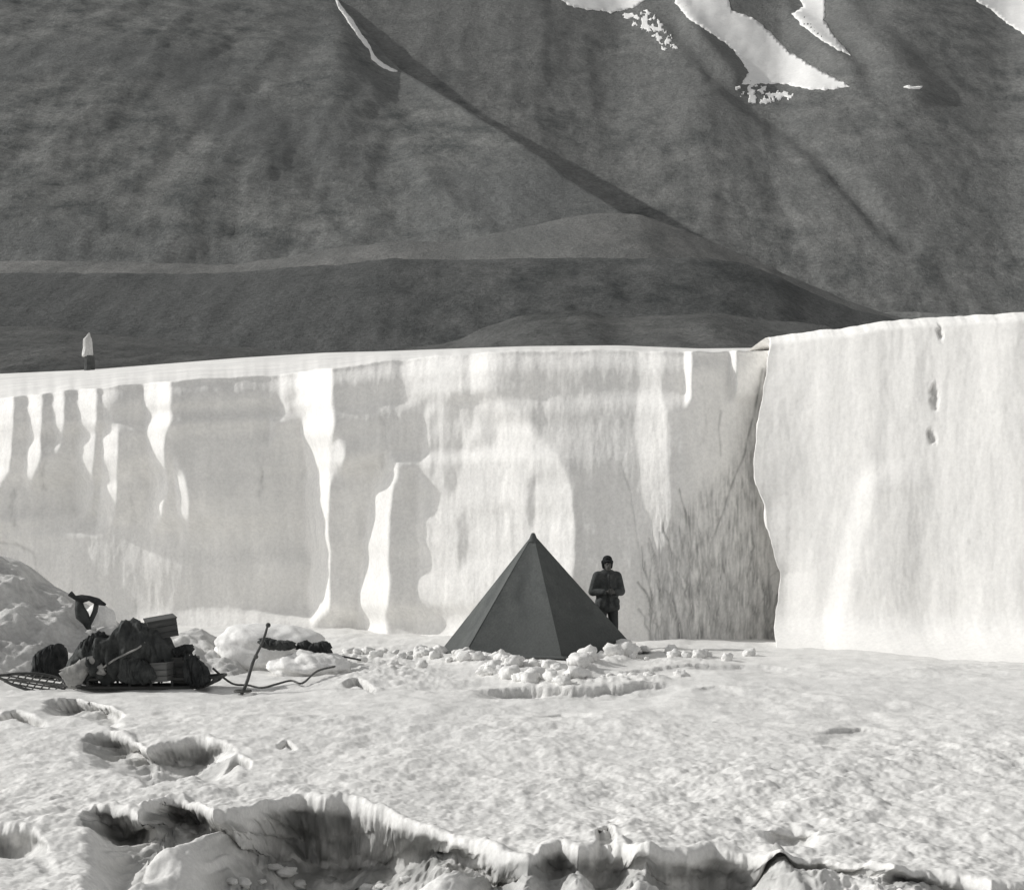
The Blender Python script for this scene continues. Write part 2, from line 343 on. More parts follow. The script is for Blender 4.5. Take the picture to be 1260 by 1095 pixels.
BASE_PTS = [(-2500, 42.0), (-700, 38.5), (-300, 37.2), (0, 35.6), (250, 34.8), (500, 34.2), (700, 33.7), (820, 33.6), (900, 33.9), (960, 34.4), (1100, 34.6)]
LIP = [(-2500, 640), (-700, 540), (0, 492), (100, 480), (200, 471), (330, 463), (400, 456), (480, 445), (560, 437), (640, 434), (760, 432), (850, 434), (945, 433), (1100, 433)]
SIL = [(-2500, 520), (-700, 480), (0, 460), (110, 455), (200, 448), (300, 440), (400, 434), (480, 432), (560, 429), (650, 426), (760, 425), (860, 429), (945, 428), (1100, 426)]
mapx = np.arange(-320, 1020, 1.0); mapy = np.arange(400, 860, 1.0)
MX, MY = np.meshgrid(mapx, mapy)
wob = 3.5 * fbm(MX / 26, MY / 30, 71, 3); wobx = MX + 1.0 * wob + 1.6 * fbm(MX / 7, MY / 11, 72, 3)
LMAP = np.zeros(MX.shape)
for i, p in enumerate(LIT): LMAP[in_poly(wobx, MY, p)] = .95 if i == 8 else (.55 if i == 9 else (3.2 if i == 5 else 2.3))
for p in UNLIT: LMAP[in_poly(wobx, MY, p)] = .3
LMAP = blur(blur(LMAP, 1.1, 1), 2.0, 0)
DMAP = np.zeros(MX.shape)
for p, w, st in CRACKS:
    xs = [q[0] for q in p]; ys = [q[1] for q in p]
    i0, i1 = max(0, int(min(xs) + 320 - 8)), int(max(xs) + 320 + 9); j0, j1 = max(0, int(min(ys) - 400 - 8)), int(max(ys) - 400 + 9)
    sub = (slice(j0, j1), slice(i0, i1))
    if MX[sub].size == 0: continue
    d = seg_dist(MX[sub] + .6 * wob[sub], MY[sub], p)
    DMAP[sub] = np.maximum(DMAP[sub], st * np.exp(-(d / w) ** 2) * (1 if w < 1.9 else np.clip(.6 + 1.3 * fbm(MX[sub] / 4, MY[sub] / 12, 77, 3), 0, 1.3)))
_fan = blur(blur(in_poly(MX, MY, [(806, 640), (850, 615), (905, 570), (935, 480), (944, 520), (940, 600), (948, 690), (950, 790), (812, 796), (800, 700)]).astype(float), 9, 0), 9, 1)  # shade of the recess, painted in as a darker streaky patch
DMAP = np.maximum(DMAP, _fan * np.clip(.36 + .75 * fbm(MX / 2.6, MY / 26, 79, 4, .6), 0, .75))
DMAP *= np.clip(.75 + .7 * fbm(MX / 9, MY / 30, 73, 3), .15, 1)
def sample(mp, px, py):
    i = np.clip((px + 320), 0, mp.shape[1] - 1.01); j = np.clip(py - 400, 0, mp.shape[0] - 1.01)
    i0, j0 = i.astype(int), j.astype(int); fi, fj = i - i0, j - j0
    return (mp[j0, i0] * (1 - fi) + mp[j0, i0 + 1] * fi) * (1 - fj) + (mp[j0 + 1, i0] * (1 - fi) + mp[j0 + 1, i0 + 1] * fi) * fj

def build_cliff():
    pxs = np.concatenate([np.linspace(-2400, -330, 60), np.linspace(-320, 0, 120), np.linspace(1.4, 990, 720)])
    ns, ntop = 270, 44
    s = np.linspace(0, 1, ns)[:, None]; m = pxs > -322
    lip = sminterp(pxs, LIP) + 2.2 * fbm(pxs / 34, pxs * 0, 81, 3); sil = sminterp(pxs, SIL)
    PX = np.tile(pxs, (ns, 1)); PY = 835 + (lip[None] - 835) * s
    lit = sample(LMAP, PX, PY)
    dX = np.gradient(pxs)[None] / FPX * 35.0
    shade = interp(PX, [(-400, -.185), (700, -.185), (760, -.24), (830, -.15), (865, .35), (960, .5)])   # how fast unlit parts of the wall come forward
    slope = np.where(PX < -322, -.05, -.85 * lit + shade * np.clip(1 - lit, 0, 1))
    D = np.cumsum(slope * dX, axis=1)
    common = D.mean(0); c0 = np.interp(705, pxs, common); Y0 = 33.2 + common - c0
    dev = D - common[None]; dd = np.zeros_like(dev); sub = dev[:, m]; dd[:, m] = sub - blur(sub, 130, 1)
    d = blur(dd, 4.0, 0); wt = sstep(.84, .93, s); d = d * (1 - wt) + d[int(.88 * ns)][None] * wt      # pillars run on up to the lip
    Z0 = CH + (YH - PY) / FPX * Y0[None]; X0 = (PX - 630) / FPX * Y0[None]
    flute = .013 * fbm(X0 * 2.6, Z0 * .35, 83, 4, .55) + .05 * fbm(X0 * .7, Z0 * .3, 84, 3) + .009 * fbm(X0 * 5, Z0 * 2.2, 85, 4, .6)
    dirt_shade = sample(DMAP, PX, PY) * (PX < 985)
    lean = .03 * Z0 + .2 * sstep(.92, 1.0, s) ** 2
    foot = -.25 * (1 - sstep(-.3, .4, Z0)) ** 2
    Yw = Y0[None] + d + flute + lean + foot + .04 * dirt_shade
    face = np.stack([(PX - 630) / FPX * Yw, Yw, CH + (YH - PY) / FPX * Yw], -1)
    # roll over the lip on to the snow on top, up to its skyline and down behind
    f = np.linspace(0, 1, ntop + 1)[1:, None] ** 1.7
    yl, zl = face[-1, :, 1][None], face[-1, :, 2][None]
    Ys = Y0 + 24; zs = CH + (YH - sil) / FPX * Ys
    yt = yl + (Ys[None] - yl) * f
    zt = zl + (zs[None] - zl) * f + .04 * fbm(yt * .22, X0[-1][None] * .22, 86, 3) * (f * (1 - f) * 4) + .03 * np.exp(-f * 60)
    top = np.stack([(pxs[None] - 630) / FPX * yt, yt, zt], -1)
    back = [np.stack([(pxs - 630) / FPX * (Y0 + ky), Y0 + ky, zs + kz], -1)[None] for ky, kz in ((30, -.6), (40, -2.5), (70, -9))]
    V = np.concatenate([face, top] + back, 0); ny, nx = V.shape[:2]
    me = raw_mesh('ice_cliff', V, grid_faces(ny, nx))
    da = np.zeros((ny, nx)); da[:ns] = dirt_shade * .9; attr(me, 'dirt_shade', da)
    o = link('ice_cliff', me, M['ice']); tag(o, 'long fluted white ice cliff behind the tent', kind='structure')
build_cliff()

EDGE = [(380, 962), (412, 953), (440, 947), (480, 942), (520, 934), (570, 928), (595, 931), (620, 942), (650, 945), (680, 952), (705, 961), (740, 957), (785, 948), (830, 930)]
def build_block():
    pxs = np.concatenate([np.linspace(950, 1290, 300), np.linspace(1294, 2600, 120)])
    ns = 230; s = np.linspace(0, 1, ns)
    topl = sminterp(pxs, [(900, 414), (953, 410), (1000, 404), (1060, 397), (1100, 390), (1150, 386), (1260, 380), (1600, 350), (2600, 300)], 6) + 1.6 * fbm(pxs / 22, pxs * 0, 91, 4) * sstep(2000, 1200, pxs)
    Y0 = interp(pxs, [(900, 32.3), (950, 31.85), (1000, 31.4), (1070, 30.75), (1140, 30.25), (1260, 29.3), (1600, 27.6), (2600, 26.0)])
    Y0 = blur(Y0, 8, 0)
    zt = CH + (YH - topl) / FPX * Y0
    Z = -.6 + (zt[None] + .6) * s[:, None]; PY = YH - (Z - CH) * FPX / Y0[None]
    edge = interp(PY, EDGE) + 2.0 * fbm(PY / 22, PY * 0 + 3.3, 93, 3)
    PX = np.tile(pxs, (ns, 1)); w = 1 - sstep(950, 1010, PX); PX = PX + (edge - 950) * w
    X = (PX - 630) / FPX * Y0[None]
    n = .014 * fbm(X * 2.2, Z * .5, 94, 4) + .06 * fbm(X * .7, Z * .2, 95, 3) + .006 * fbm(X * 5, Z * 3, 96, 4, .6)
    # shallow left-facing facet and small pits
    n += -.10 * sstep(1045, 1075, PX + .25 * (PY - 620)) * sstep(1160, 1090, PX) * sstep(560, 600, PY)
    pit = np.zeros_like(n); pw = 5 * fbm(PX / 7, PY / 9, 98, 3)
    for x, y, rx, ry in ((1155, 487, 5, 15), (1150, 536, 4.5, 7), (1163, 407, 3, 8), (992, 494, 9, 10), (1200, 676, 9, 14)):
        g = np.exp(-(((PX - x + pw) / rx) ** 2 + ((PY - y + 1.7 * pw) / ry) ** 2) ** 1.5); pit = np.maximum(pit, g * (1 if rx < 5.5 and ry < 20 else .12))
    foot = -3.2 * (1 - sstep(-.7, 1.2, Z)) ** 3
    Yw = Y0[None] + n + .07 * pit + .05 * Z + foot + .25 * sstep(.965, 1, s)[:, None] ** 2
    face = np.stack([X, Yw, Z], -1)
    # left end turns back into the main cliff
    side = []
    for k in np.linspace(1, 0, 26)[:-1]:
        q = face[:, 0].copy(); r = k ** 1.3
        q[:, 1] += 4.5 * r; q[:, 0] += -.02 * r - .03 * math.sin(min(1, k * 3) * 1.57) + 1.0 * r + .10 * fbm(q[:, 2] * .9, q[:, 2] * 0 + r * 2, 97, 3)
        side.append(q[:, None])
    face = np.concatenate(side + [face], 1)
    ntop = 16; t = []
    for f in (np.linspace(0, 1, ntop + 1)[1:] ** 1.8):
        q = face[-1].copy(); q[:, 1] += 26 * f; q[:, 0] *= (1 + .4 * f * (q[:, 0] > 12)); q[:, 2] += .25 * f + .06 * math.sin(min(1, f * 30) * 1.57); t.append(q[None])
    q = t[-1][0].copy(); q[:, 2] -= 12; q[:, 1] += 20; t.append(q[None])
    V = np.concatenate([face] + t, 0); ny, nx = V.shape[:2]
    me = raw_mesh('ice_cliff_buttress', V, grid_faces(ny, nx))
    da = np.zeros((ny, nx)); da[:ns, 25:] = pit * .55; attr(me, 'dirt_shade', da)  # pits coloured darker by the mask that hollows them
    o = link('ice_cliff_buttress', me, M['buttress']); tag(o, 'taller smooth bright ice buttress right of the dark recess', kind='structure')
build_block()

# ------------------------------------------------------------------ hills and mountain
def hill(name, crest, Yc, Yf, zf, mat, label, px0=-500, px1=1760, nc=420, nr=130, prof=1.0, amp=4.0, nscale=.01, seed=0, ystretch=.35, carve=None, k=14, round_=.06, planar=0):
    pxs = np.linspace(px0, px1, nc); cr = sminterp(pxs, crest, k)
    yc = interp(pxs, Yc) if isinstance(Yc, list) else np.full(nc, float(Yc))
    if planar: yc = np.clip(.93 * (planar * Yf - zf + CH) / np.maximum(.02, planar - (YH - cr) / FPX) + .07 * yc, Yf + 40, 2500); yc = blur(yc, 16, 0)
    zc = CH + (YH - cr) / FPX * yc
    t = np.linspace(0, 1, nr)[:, None]
    Y = Yf + (yc[None] - Yf) * t
    g = t ** prof; g = np.where(t > 1 - round_, g - (t - 1 + round_) ** 2 / (2 * round_) * .5 * prof, g)
    Z = zf + (zc[None] - zf) * g / g[-1]
    PX = np.tile(pxs, (nr, 1)); X = (PX - 630) / FPX * Y
    win = np.clip(1 - t, .12, 1) ** .5 * sstep(0, .08, t)
    PY = YH - (Z - CH) * FPX / Y
    Z = Z + win * amp * (fbm(X * nscale, Y * nscale * ystretch, seed, 5, .52) + .35 * (1 - 2 * np.abs(fbm(X * nscale * 2.2, Y * nscale * .25, seed + 5, 3))))
    Z = Z + win * amp * .16 * (1 - 2.2 * np.abs(fbm(X * nscale * 7, Y * nscale * 2.2, seed + 9, 4, .6)))
    Z = Z - (t ** 8) * yc[None] / FPX * 1.3 * fbm(pxs / 24, pxs * 0 + seed, seed, 4)[None]
    if carve is not None: Z = Z + carve(PX, PY, X, Y)
    P = np.stack([X, Y, Z], -1); rows = [P]
    for ky, kz in ((.04, .0), (.15, -.12), (.5, -.5)):
        dy = (yc - Yf) * ky; q = P[-1].copy(); q[:, 1] = yc + dy; q[:, 0] = (pxs - 630) / FPX * (yc + dy); q[:, 2] = P[-1, :, 2] + (zc - zf) * kz - .02 * dy * (ky < .1); rows.append(q[None])
    V = np.concatenate(rows, 0)
    me = raw_mesh(name, V, grid_faces(*V.shape[:2]))
    o = link(name, me, mat); tag(o, label, kind='structure'); return o
# low pale moraine just over the glacier
hill('moraine_hill', [(-500, 420), (0, 402), (60, 403), (120, 412), (210, 420), (300, 430), (420, 440), (560, 424), (600, 402), (660, 388), (720, 384), (760, 394), (820, 388), (880, 384), (940, 396), (1000, 400), (1100, 430), (1760, 440)],
     420, 150, -4, M['moraine_dark'], 'low grey moraine hill just above the cliff top', amp=2.2, nscale=.03, seed=3, prof=.8)
# dark bank behind it
def bank_carve(PX, PY, X, Y): return -3.0 * np.exp(-((PY - 372) / 10) ** 2) * sstep(-.1, .3, fbm(PX / 120, PY / 60, 7, 2))
hill('dark_bank', [(-500, 345), (0, 336), (150, 338), (300, 335), (420, 326), (480, 319), (560, 322), (620, 320), (720, 318), (830, 317), (900, 321), (950, 338), (1000, 362), (1060, 384), (1200, 420), (1760, 430)],
     640, 430, 4, M['bank'], 'long dark rock bank across the foot of the mountain', amp=2.5, nscale=.02, seed=4, prof=.75)
# pale mound on top of the bank
hill('moraine_mound', [(-500, 330), (0, 322), (300, 326), (350, 318), (420, 305), (500, 298), (560, 300), (620, 287), (690, 270), (740, 264), (790, 266), (850, 288), (900, 308), (960, 335), (1040, 370), (1200, 420), (1760, 430)],
     860, 640, 60, M['moraine'], 'pale rounded moraine mound above the dark bank', amp=3.0, nscale=.012, seed=6, prof=.8)
# left flank, ending in the diagonal spur line
def left_carve(PX, PY, X, Y):
    g = -3 * np.exp(-(seg_dist(PX + 14 * fbm(PX / 30, PY / 30, 4, 3), PY, [(300, 80), (350, 140), (400, 230)]) / 30) ** 2)
    g += 4 * np.exp(-(seg_dist(PX + 10 * fbm(PX / 30, PY / 30, 5, 3), PY, [(415, 60), (480, 150), (530, 230), (600, 290)]) / 20) ** 2)
    return g
hill('mountain_flank', [(-500, -260), (0, -170), (200, -110), (330, -60), (415, -2), (450, 40), (490, 88), (540, 118), (600, 152), (645, 180), (680, 206), (720, 234), (770, 266), (830, 300), (1000, 380), (1760, 420)],
     [(-500, 2300), (300, 2200), (500, 2000), (670, 1750), (1760, 1600)], 820, 80, M['rock'], 'dark scree mountain flank ending in a diagonal spur', amp=9, nscale=.0055, seed=8, prof=1.0, planar=.48, carve=left_carve)
def far_carve(PX, PY, X, Y):
    g = -7 * np.exp(-(seg_dist(PX, PY, [(830, 20), (900, 110), (960, 155), (1010, 195), (1060, 250), (1120, 300)]) / 13) ** 2)
    g += -10 * np.exp(-(seg_dist(PX, PY, [(840, -30), (900, 50), (960, 95)]) / 30) ** 2)
    g += 7 * np.exp(-(seg_dist(PX, PY, [(800, -60), (860, 40), (905, 95)]) / 14) ** 2)
    g += 8 * np.exp(-(seg_dist(PX, PY, [(905, -40), (980, 30), (1050, 95)]) / 14) ** 2)
    g += 9 * np.exp(-(seg_dist(PX, PY, [(1010, -40), (1060, 40), (1130, 110)]) / 22) ** 2)
    return g
mtn = hill('mountain', [(-500, -160), (400, -170), (650, -130), (760, -90), (860, -120), (960, -80), (1100, -120), (1240, -70), (1400, -120), (1760, -160)],
     2800, 1150, 90, M['rock2'], 'far dark mountainside with snow in its upper gullies', amp=8, nscale=.005, seed=13, prof=1.0, nc=520, nr=260, carve=far_carve)
flank = bpy.data.objects['mountain_flank']
def bvh_of(o):
    b = bmesh.new(); b.from_mesh(o.data); t = BVHTree.FromBMesh(b); b.free(); return t
def drape(name, poly, target, thick, label, step=2.0, cat='snow field', group=None, jag=2.2, hole=0.0, seed=0):
    """a snow bank of real thickness lying on a mountainside"""
    t = bvh_of(target); xs = [p[0] for p in poly]; ys = [p[1] for p in poly]
    gx = np.arange(min(xs) - 2, max(xs) + 3, step); gyy = np.arange(min(ys) - 2, max(ys) + 3, step)
    PX, PY = np.meshgrid(gx, gyy)
    ins = in_poly(PX + jag * fbm(PX / 7, PY / 7, 3 + seed, 3), PY + jag * fbm(PX / 7, PY / 7, 8 + seed, 3), poly)
    if hole: ins &= fbm(PX / 8, PY / 8, 14 + seed, 3) > -.5 + hole
    bm = bmesh.new(); vs = {}; o = Vector((0, 0, CH))
    def hit(x, y):
        h = t.ray_cast(o, Vector(((x - 630) / FPX, 1, -(y - YH) / FPX)).normalized())
        return bm.verts.new(h[0] + h[1] * (thick * .2) + Vector((0, 0, thick * .3))) if h[0] else None
    def v(j, i):
        if (j, i) not in vs: vs[(j, i)] = hit(PX[j, i] + (.5 * math.sin(i * 7.3 + j * 3.1)) * step, PY[j, i] + (.5 * math.sin(i * 5.7 - j * 4.3)) * step)
        return vs[(j, i)]
    if hole:
        for j in range(len(gyy) - 1):
            for i in range(len(gx) - 1):
                if ins[j, i] and ins[j + 1, i] and ins[j, i + 1] and ins[j + 1, i + 1]:
                    q = [v(j, i), v(j, i + 1), v(j + 1, i + 1), v(j + 1, i)]
                    if all(q): bm.faces.new(q)
    else:
        bd = []
        for (x1, y1), (x2, y2) in zip(poly, poly[1:] + poly[:1]):
            n = max(1, int(math.hypot(x2 - x1, y2 - y1) / 1.5))
            for k in range(n):
                x, y = x1 + (x2 - x1) * k / n, y1 + (y2 - y1) * k / n
                bd.append(Vector((x + jag * float(fbm(np.float64(x / 6), np.float64(y / 6), 3 + seed, 3)), y + jag * float(fbm(np.float64(x / 6), np.float64(y / 6), 8 + seed, 3)))))
        pts = bd + [Vector((PX[j, i], PY[j, i])) for j in range(0, len(gyy), 2) for i in range(0, len(gx), 2) if ins[j, i]]
        r = delaunay_2d_cdt(pts, [], [list(range(len(bd)))], 1, 1e-4)
        vv = [hit(p.x, p.y) for p in r[0]]
        for f in r[2]:
            q = [vv[k] for k in f]
            if all(q): bm.faces.new(q)
        for x in [x for x in bm.verts if not x.link_faces]: bm.verts.remove(x)
    bm.normal_update()
    be = [e for e in bm.edges if len(e.link_faces) == 1]
    r = bmesh.ops.extrude_edge_only(bm, edges=be)
    for g in r['geom']:
        if isinstance(g, bmesh.types.BMVert): g.co += Vector((0, 0, -thick * 1.2))
    bmesh.ops.recalc_face_normals(bm, faces=bm.faces)
    for vv in bm.verts: vv.co.z += 0
    ob = link(name, bm_mesh(name, bm, True), M['farsnow']); tag(ob, label, cat, group); return ob
G = 'snow lying high on the mountainside'
drape('snow_field', [(828, -60), (884, -60), (900, 14), (925, 22), (945, 38), (972, 65), (1010, 88), (1046, 106), (1030, 110), (1000, 111), (965, 104), (940, 103), (912, 104), (921, 90), (912, 74), (895, 55), (870, 38), (848, 24), (830, 4)], mtn, 1.0, 'largest white snow tongue with a flat lower edge on the mountainside', group=G)
drape('snow_field', [(962, -50), (1010, -50), (1016, 10), (1014, 25), (1026, 45), (1046, 68), (1030, 62), (1005, 46), (985, 30), (974, 18), (988, 8)], mtn, 1.0, 'narrow pointed snow tongue beside the largest one', group=G)
drape('snow_field', [(660, -60), (812, -60), (800, -4), (780, 10), (752, 16), (722, 12), (700, 7), (682, -4)], mtn, 1.0, 'shallow snow field cut by the top edge near the middle', group=G)
drape('snow_field', [(1195, -60), (1330, -60), (1340, 60), (1262, 44), (1240, 30), (1222, 14), (1202, 2)], mtn, 1.0, 'snow field in the top right corner', group=G)
drape('snow_field', [(765, 18), (800, 12), (815, 30), (836, 60), (818, 63), (800, 44), (776, 30)], mtn, 1.0, 'broken speckled snow patch left of the largest tongue', step=1.0, group=G, hole=.42, jag=3, seed=3)
drape('snow_field', [(904, 108), (925, 104), (955, 108), (980, 115), (972, 124), (945, 128), (915, 128)], mtn, 1.0, 'crumbled ice below the flat foot of the largest snow tongue', step=1.0, group=G, hole=.45, jag=3, seed=5)
drape('snow_field', [(1112, 108), (1118, 106), (1126, 108), (1135, 107), (1131, 110), (1120, 110)], mtn, 2, 'tiny isolated snow fleck right of the largest tongue', step=1.2, group=G, jag=.6)
drape('snow_gully', [(407, -20), (414, -2), (420, 8), (433, 24), (445, 43), (455, 56), (461, 70), (472, 79), (489, 88), (484, 89), (469, 83), (457, 73), (454, 62), (441, 47), (430, 30), (416, 10), (406, -16)], flank, 1.2, 'thin crooked streak of snow down the left spur', step=1.2, group=G, jag=1.2)

# ------------------------------------------------------------------ ice mound at the left and boulders of ice
def lumpy(name, ctr, rad, mat, seed, sub=4, amp=.25, freq=1.6, flat=0.0, squash=None):
    bm = bmesh.new(); bmesh.ops.create_icosphere(bm, subdivisions=sub, radius=1)
    co = np.array([v.co[:] for v in bm.verts])
    n = fbm(co[:, 0] * freq + co[:, 2] * .7, co[:, 1] * freq - co[:, 2] * freq, seed, 4, .55) + .6 * fbm(co[:, 2] * freq + 3, co[:, 0] * freq + 5, seed + 2, 3)
    co = co * (1 + amp * n)[:, None]
    if squash: co = np.sign(co) * np.abs(co) ** squash
    co = co * np.array(rad)
    for v, c in zip(bm.verts, co): v.co = c
    return link(name, bm_mesh(name, bm, True), mat)
def mound():
    crest = [(-700, 560), (-200, 655), (-60, 672), (0, 686), (25, 696), (45, 716), (75, 730), (105, 746), (132, 764), (160, 776), (200, 782), (240, 776), (268, 785), (300, 806), (330, 822)]
    pxs = np.linspace(-700, 330, 330); nr = 150; yc = np.interp(pxs, [-700, 0, 330], [30, 29, 27.5]); cr = sminterp(pxs, crest, 5) + 3 * fbm(pxs / 30, pxs * 0, 3, 3)
    zc = CH + (YH - cr) / FPX * yc; t = np.linspace(0, 1, nr)[:, None]; yf = 24.3
    Y = yf + (yc[None] - yf) * t; X = (pxs[None] - 630) / FPX * Y
    Z = -.25 + (zc[None] + .25) * (1 - (1 - t) ** 1.7) * np.ones_like(X)
    Z += (.24 * fbm(X * 1.1, Y * .8 + Z * .8, 14, 4, .6) + .08 * np.abs(fbm(X * 3, Y * 2.4, 15, 3))) * sstep(1.02, .8, t) + .05 * fbm(X * 3, Y * 3, 16, 3)
    P = np.stack([X, Y, Z], -1); rows = [P]
    for k, kz in ((.3, .01), (.9, -.1), (2.5, -.5), (5, -1.6)):
        q = P[-1].copy(); q[:, 1] += k; q[:, 2] += kz; rows.append(q[None])
    V = np.concatenate(rows, 0); me = raw_mesh('ice_mound', V, grid_faces(*V.shape[:2]))
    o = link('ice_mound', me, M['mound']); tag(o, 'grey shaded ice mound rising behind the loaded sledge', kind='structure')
mound()
b = lumpy('ice_boulder', None, (.95, .6, .46), M['lump'], 5, 5, .22, 1.3, squash=.85); b.location = on(322, 826) + Vector((0, .6, .22)); tag(b, 'big pale ice boulder behind the leaning pole', 'ice boulder', 'ice boulders by the sledge')
b = lumpy('ice_boulder', None, (.62, .45, .26), M['lump'], 9, 5, .28, 1.4); b.location = on(378, 832) + Vector((0, .3, .10)); tag(b, 'low rounded ice boulder under the small dark bag', 'ice boulder', 'ice boulders by the sledge')
b = lumpy('ice_boulder', None, (.30, .3, .34), M['lump'], 12, 4, .22, 1.4); b.location = at(122, 770, 27.2); tag(b, 'small white ice knob beside the dark cloth on the mound', 'ice boulder', 'ice boulders by the sledge')

# pale pinnacle standing on the glacier top
def pinnacle():
    Yp = 62.0; base = at(110, 462, Yp); r = empty('pinnacle', base); k = Yp / FPX
    bm = bmesh.new(); rng = random.Random(2); prev = None
    prof = [(-.3, 8), (4, 7), (12, 6.4), (20, 6), (24, 6.2)]
    for z, w in prof:
        ring = [bm.verts.new(((w * math.cos(a) + rng.uniform(-.6, .6)) * k + .3 * k, (w * math.sin(a) + rng.uniform(-.6, .6)) * k, z * k)) for a in [i * math.pi / 5 for i in range(10)]]
        if prev: [bm.faces.new((prev[i], prev[(i + 1) % 10], ring[(i + 1) % 10], ring[i])) for i in range(10)]
        prev = ring
    bm.faces.new(prev); link('rock_base', bm_mesh('rock_base', bm), M['darkrock'], r)
    bm = bmesh.new(); prev = None
    for z, x0, x1 in ((23, -8.5, 5), (26, -8.2, 5.2), (34, -7, 4.6), (41, -7, 4), (45, -6.4, 3.6), (48, -3.6, 2.6), (52.5, -.4, 1.6)):
        c, w = (x0 + x1) / 2, (x1 - x0) / 2
        ring = [bm.verts.new(((c + w * math.cos(a) + rng.uniform(-.5, .5)) * k - .8 * k, (w * .9 * math.sin(a)) * k, z * k)) for a in [i * math.pi / 5 for i in range(10)]]
        if prev: [bm.faces.new((prev[i], prev[(i + 1) % 10], ring[(i + 1) % 10], ring[i])) for i in range(10)]
        else: bm.faces.new(ring[::-1])
        prev = ring
    bm.faces.new(prev); link('pale_cap', bm_mesh('pale_cap', bm), M['mound'], r)['label'] = 'pale pointed upper half'
    tag(r, 'small pinnacle with pale cap and dark base on the cliff skyline', 'pinnacle')
pinnacle()

# ------------------------------------------------------------------ tent
def build_tent():
    C = [Vector((-1.32, 30.5, 0)), Vector((-.84, 28.65, 0)), Vector((.86, 27.9, 0)), Vector((2.27, 29.35, 0)), Vector((.45, 31.7, 0))]
    for c in C: c.z = gz(c.x, c.y) + .01
    ap = at(656, 657, 29.4); root = empty('pyramid_tent', (ap.x, ap.y, 0)); off = Vector((ap.x, ap.y, 0))
    n = 26; ctr = sum(C, Vector()) / 5
    for i in range(5):
        a, b_ = C[i], C[(i + 1) % 5]; V = []
        out = ((a + b_) / 2 - ctr); out.z = 0; out.normalize(); m = 18
        for j in range(n + 1):
            t = j / n
            for q in range(m + 1):
                s = q / m
                top = ap + out * .03 * 0
                p = (a * (1 - s) + b_ * s) * (1 - t) + top * t
                sag = math.sin(math.pi * s) * (.085 * math.sin(math.pi * (t * .8 + .1)) + .02) * (1 - t)
                wr = .035 * float(fbm(np.float64(s * 3 + i * 9), np.float64(t * 2.2 + s * 2), 2, 3)) * (1 - t) * math.sin(math.pi * s) + .012 * math.sin(s * 16 + i) * (1 - t) ** 5
                p = p - out * (sag + wr) + Vector((0, 0, .012 * math.sin(s * 9 + i * 2) * (1 - t) ** 6))
                V.append((p - off)[:])
        me = raw_mesh('panel', np.array(V), grid_faces(n + 1, m + 1)); o = link('panel', me, M['canvas'], root)
        # corner seam / pole line
        bm = bmesh.new(); pts = [(a * (1 - t) + ap * t) - off for t in np.linspace(0, .995, 10)]
        tube(bm, pts, .004, 6); link('pole_seam', bm_mesh('pole_seam', bm, True), M['canvas'], root)
        # skirt lying on the ground
        SK = []
        for q in range(13):
            s = q / 12; p = a * (1 - s) + b_ * s
            for e, (w_, z_) in enumerate(((0, .05), (.10, .015), (.24, .03))):
                pp = p + (p - ctr).normalized() * w_ * (1 + .3 * math.sin(s * 13 + i)); pp.z = gz(pp.x, pp.y) + z_ if e else p.z + z_; SK.append((pp - off)[:])
        me = raw_mesh('skirt', np.array(SK), grid_faces(13, 3)); link('skirt', me, M['canvas'], root)
    bm = bmesh.new(); prev = None
    for z, r in ((-.14, .105), (-.07, .066), (-.02, .046), (.01, .034), (.022, .015)):
        ring = [bm.verts.new(ap - off + Vector((r * math.cos(k * math.pi / 5), r * math.sin(k * math.pi / 5), z))) for k in range(10)]
        if prev: [bm.faces.new((prev[k], prev[(k + 1) % 10], ring[(k + 1) % 10], ring[k])) for k in range(10)]
        prev = ring
    bm.faces.new(prev); link('apex_cap', bm_mesh('apex_cap', bm, True), M['canvas'], root)
    tag(root, 'dark canvas pyramid tent pitched before the ice cliff', 'tent')
build_tent()

# snow lumps weighing down the skirt
LM = []
for i in range(9):
    o = lumpy('snow_lump', None, (1, .85, .8), M['lump'], 20 + i, 3, .45, 1.4 + .12 * i, squash=.86); LM.append(o.data); bpy.data.objects.remove(o)
def lump(px, py, r, label, group, dz=0):
    p = on(px, py); me = rnd.choice(LM); o = bpy.data.objects.new('snow_lump', me); COL.objects.link(o)
    s = 1.28 * r * gy(py) / FPX * rnd.choice((.7, .9, 1, 1, 1.12)); o.scale = (s * rnd.uniform(.85, 1.25), s * rnd.uniform(.8, 1.1), s * rnd.uniform(.75, 1.05))
    o.rotation_euler = (rnd.uniform(-.4, .4), rnd.uniform(-.4, .4), rnd.uniform(0, 6.3)); o.location = p + Vector((0, 0, s * .34 + dz))
    tag(o, label, 'snow lump', group); LUMPS.append((px, o, label))
LUMPS = []
rnd = random.Random(12)
GL = 'snow lumps heaped round the tent'
A = 'snow lump in the row on the front hem of the tent'
for i in range(26):
    px = 570 + i * 5.9 + rnd.uniform(-2, 2); lump(px, interp(px, [(570, 815), (640, 824), (695, 826), (730, 823)]) + rnd.uniform(-2, 2), rnd.uniform(6, 10.5), A, GL)
Bl = 'snow lump in the outer row before the tent front'
for i in range(26):
    px = 600 + i * 4.6 + rnd.uniform(-3, 3); lump(px, interp(px, [(600, 832), (650, 840), (695, 843), (715, 838)]) + rnd.uniform(-3, 3), rnd.uniform(6, 11), Bl, GL)
Cl = 'snow lump piled at the right corner of the tent'
for i in range(14):
    px = 712 + rnd.uniform(0, 62); lump(px, interp(px, [(710, 824), (745, 814), (775, 808)]) + rnd.uniform(-3, 4), rnd.uniform(6, 9.5), Cl, GL, dz=rnd.choice((0, 0, .08)))
Dl = 'snow lump strewn at the left corner of the tent'
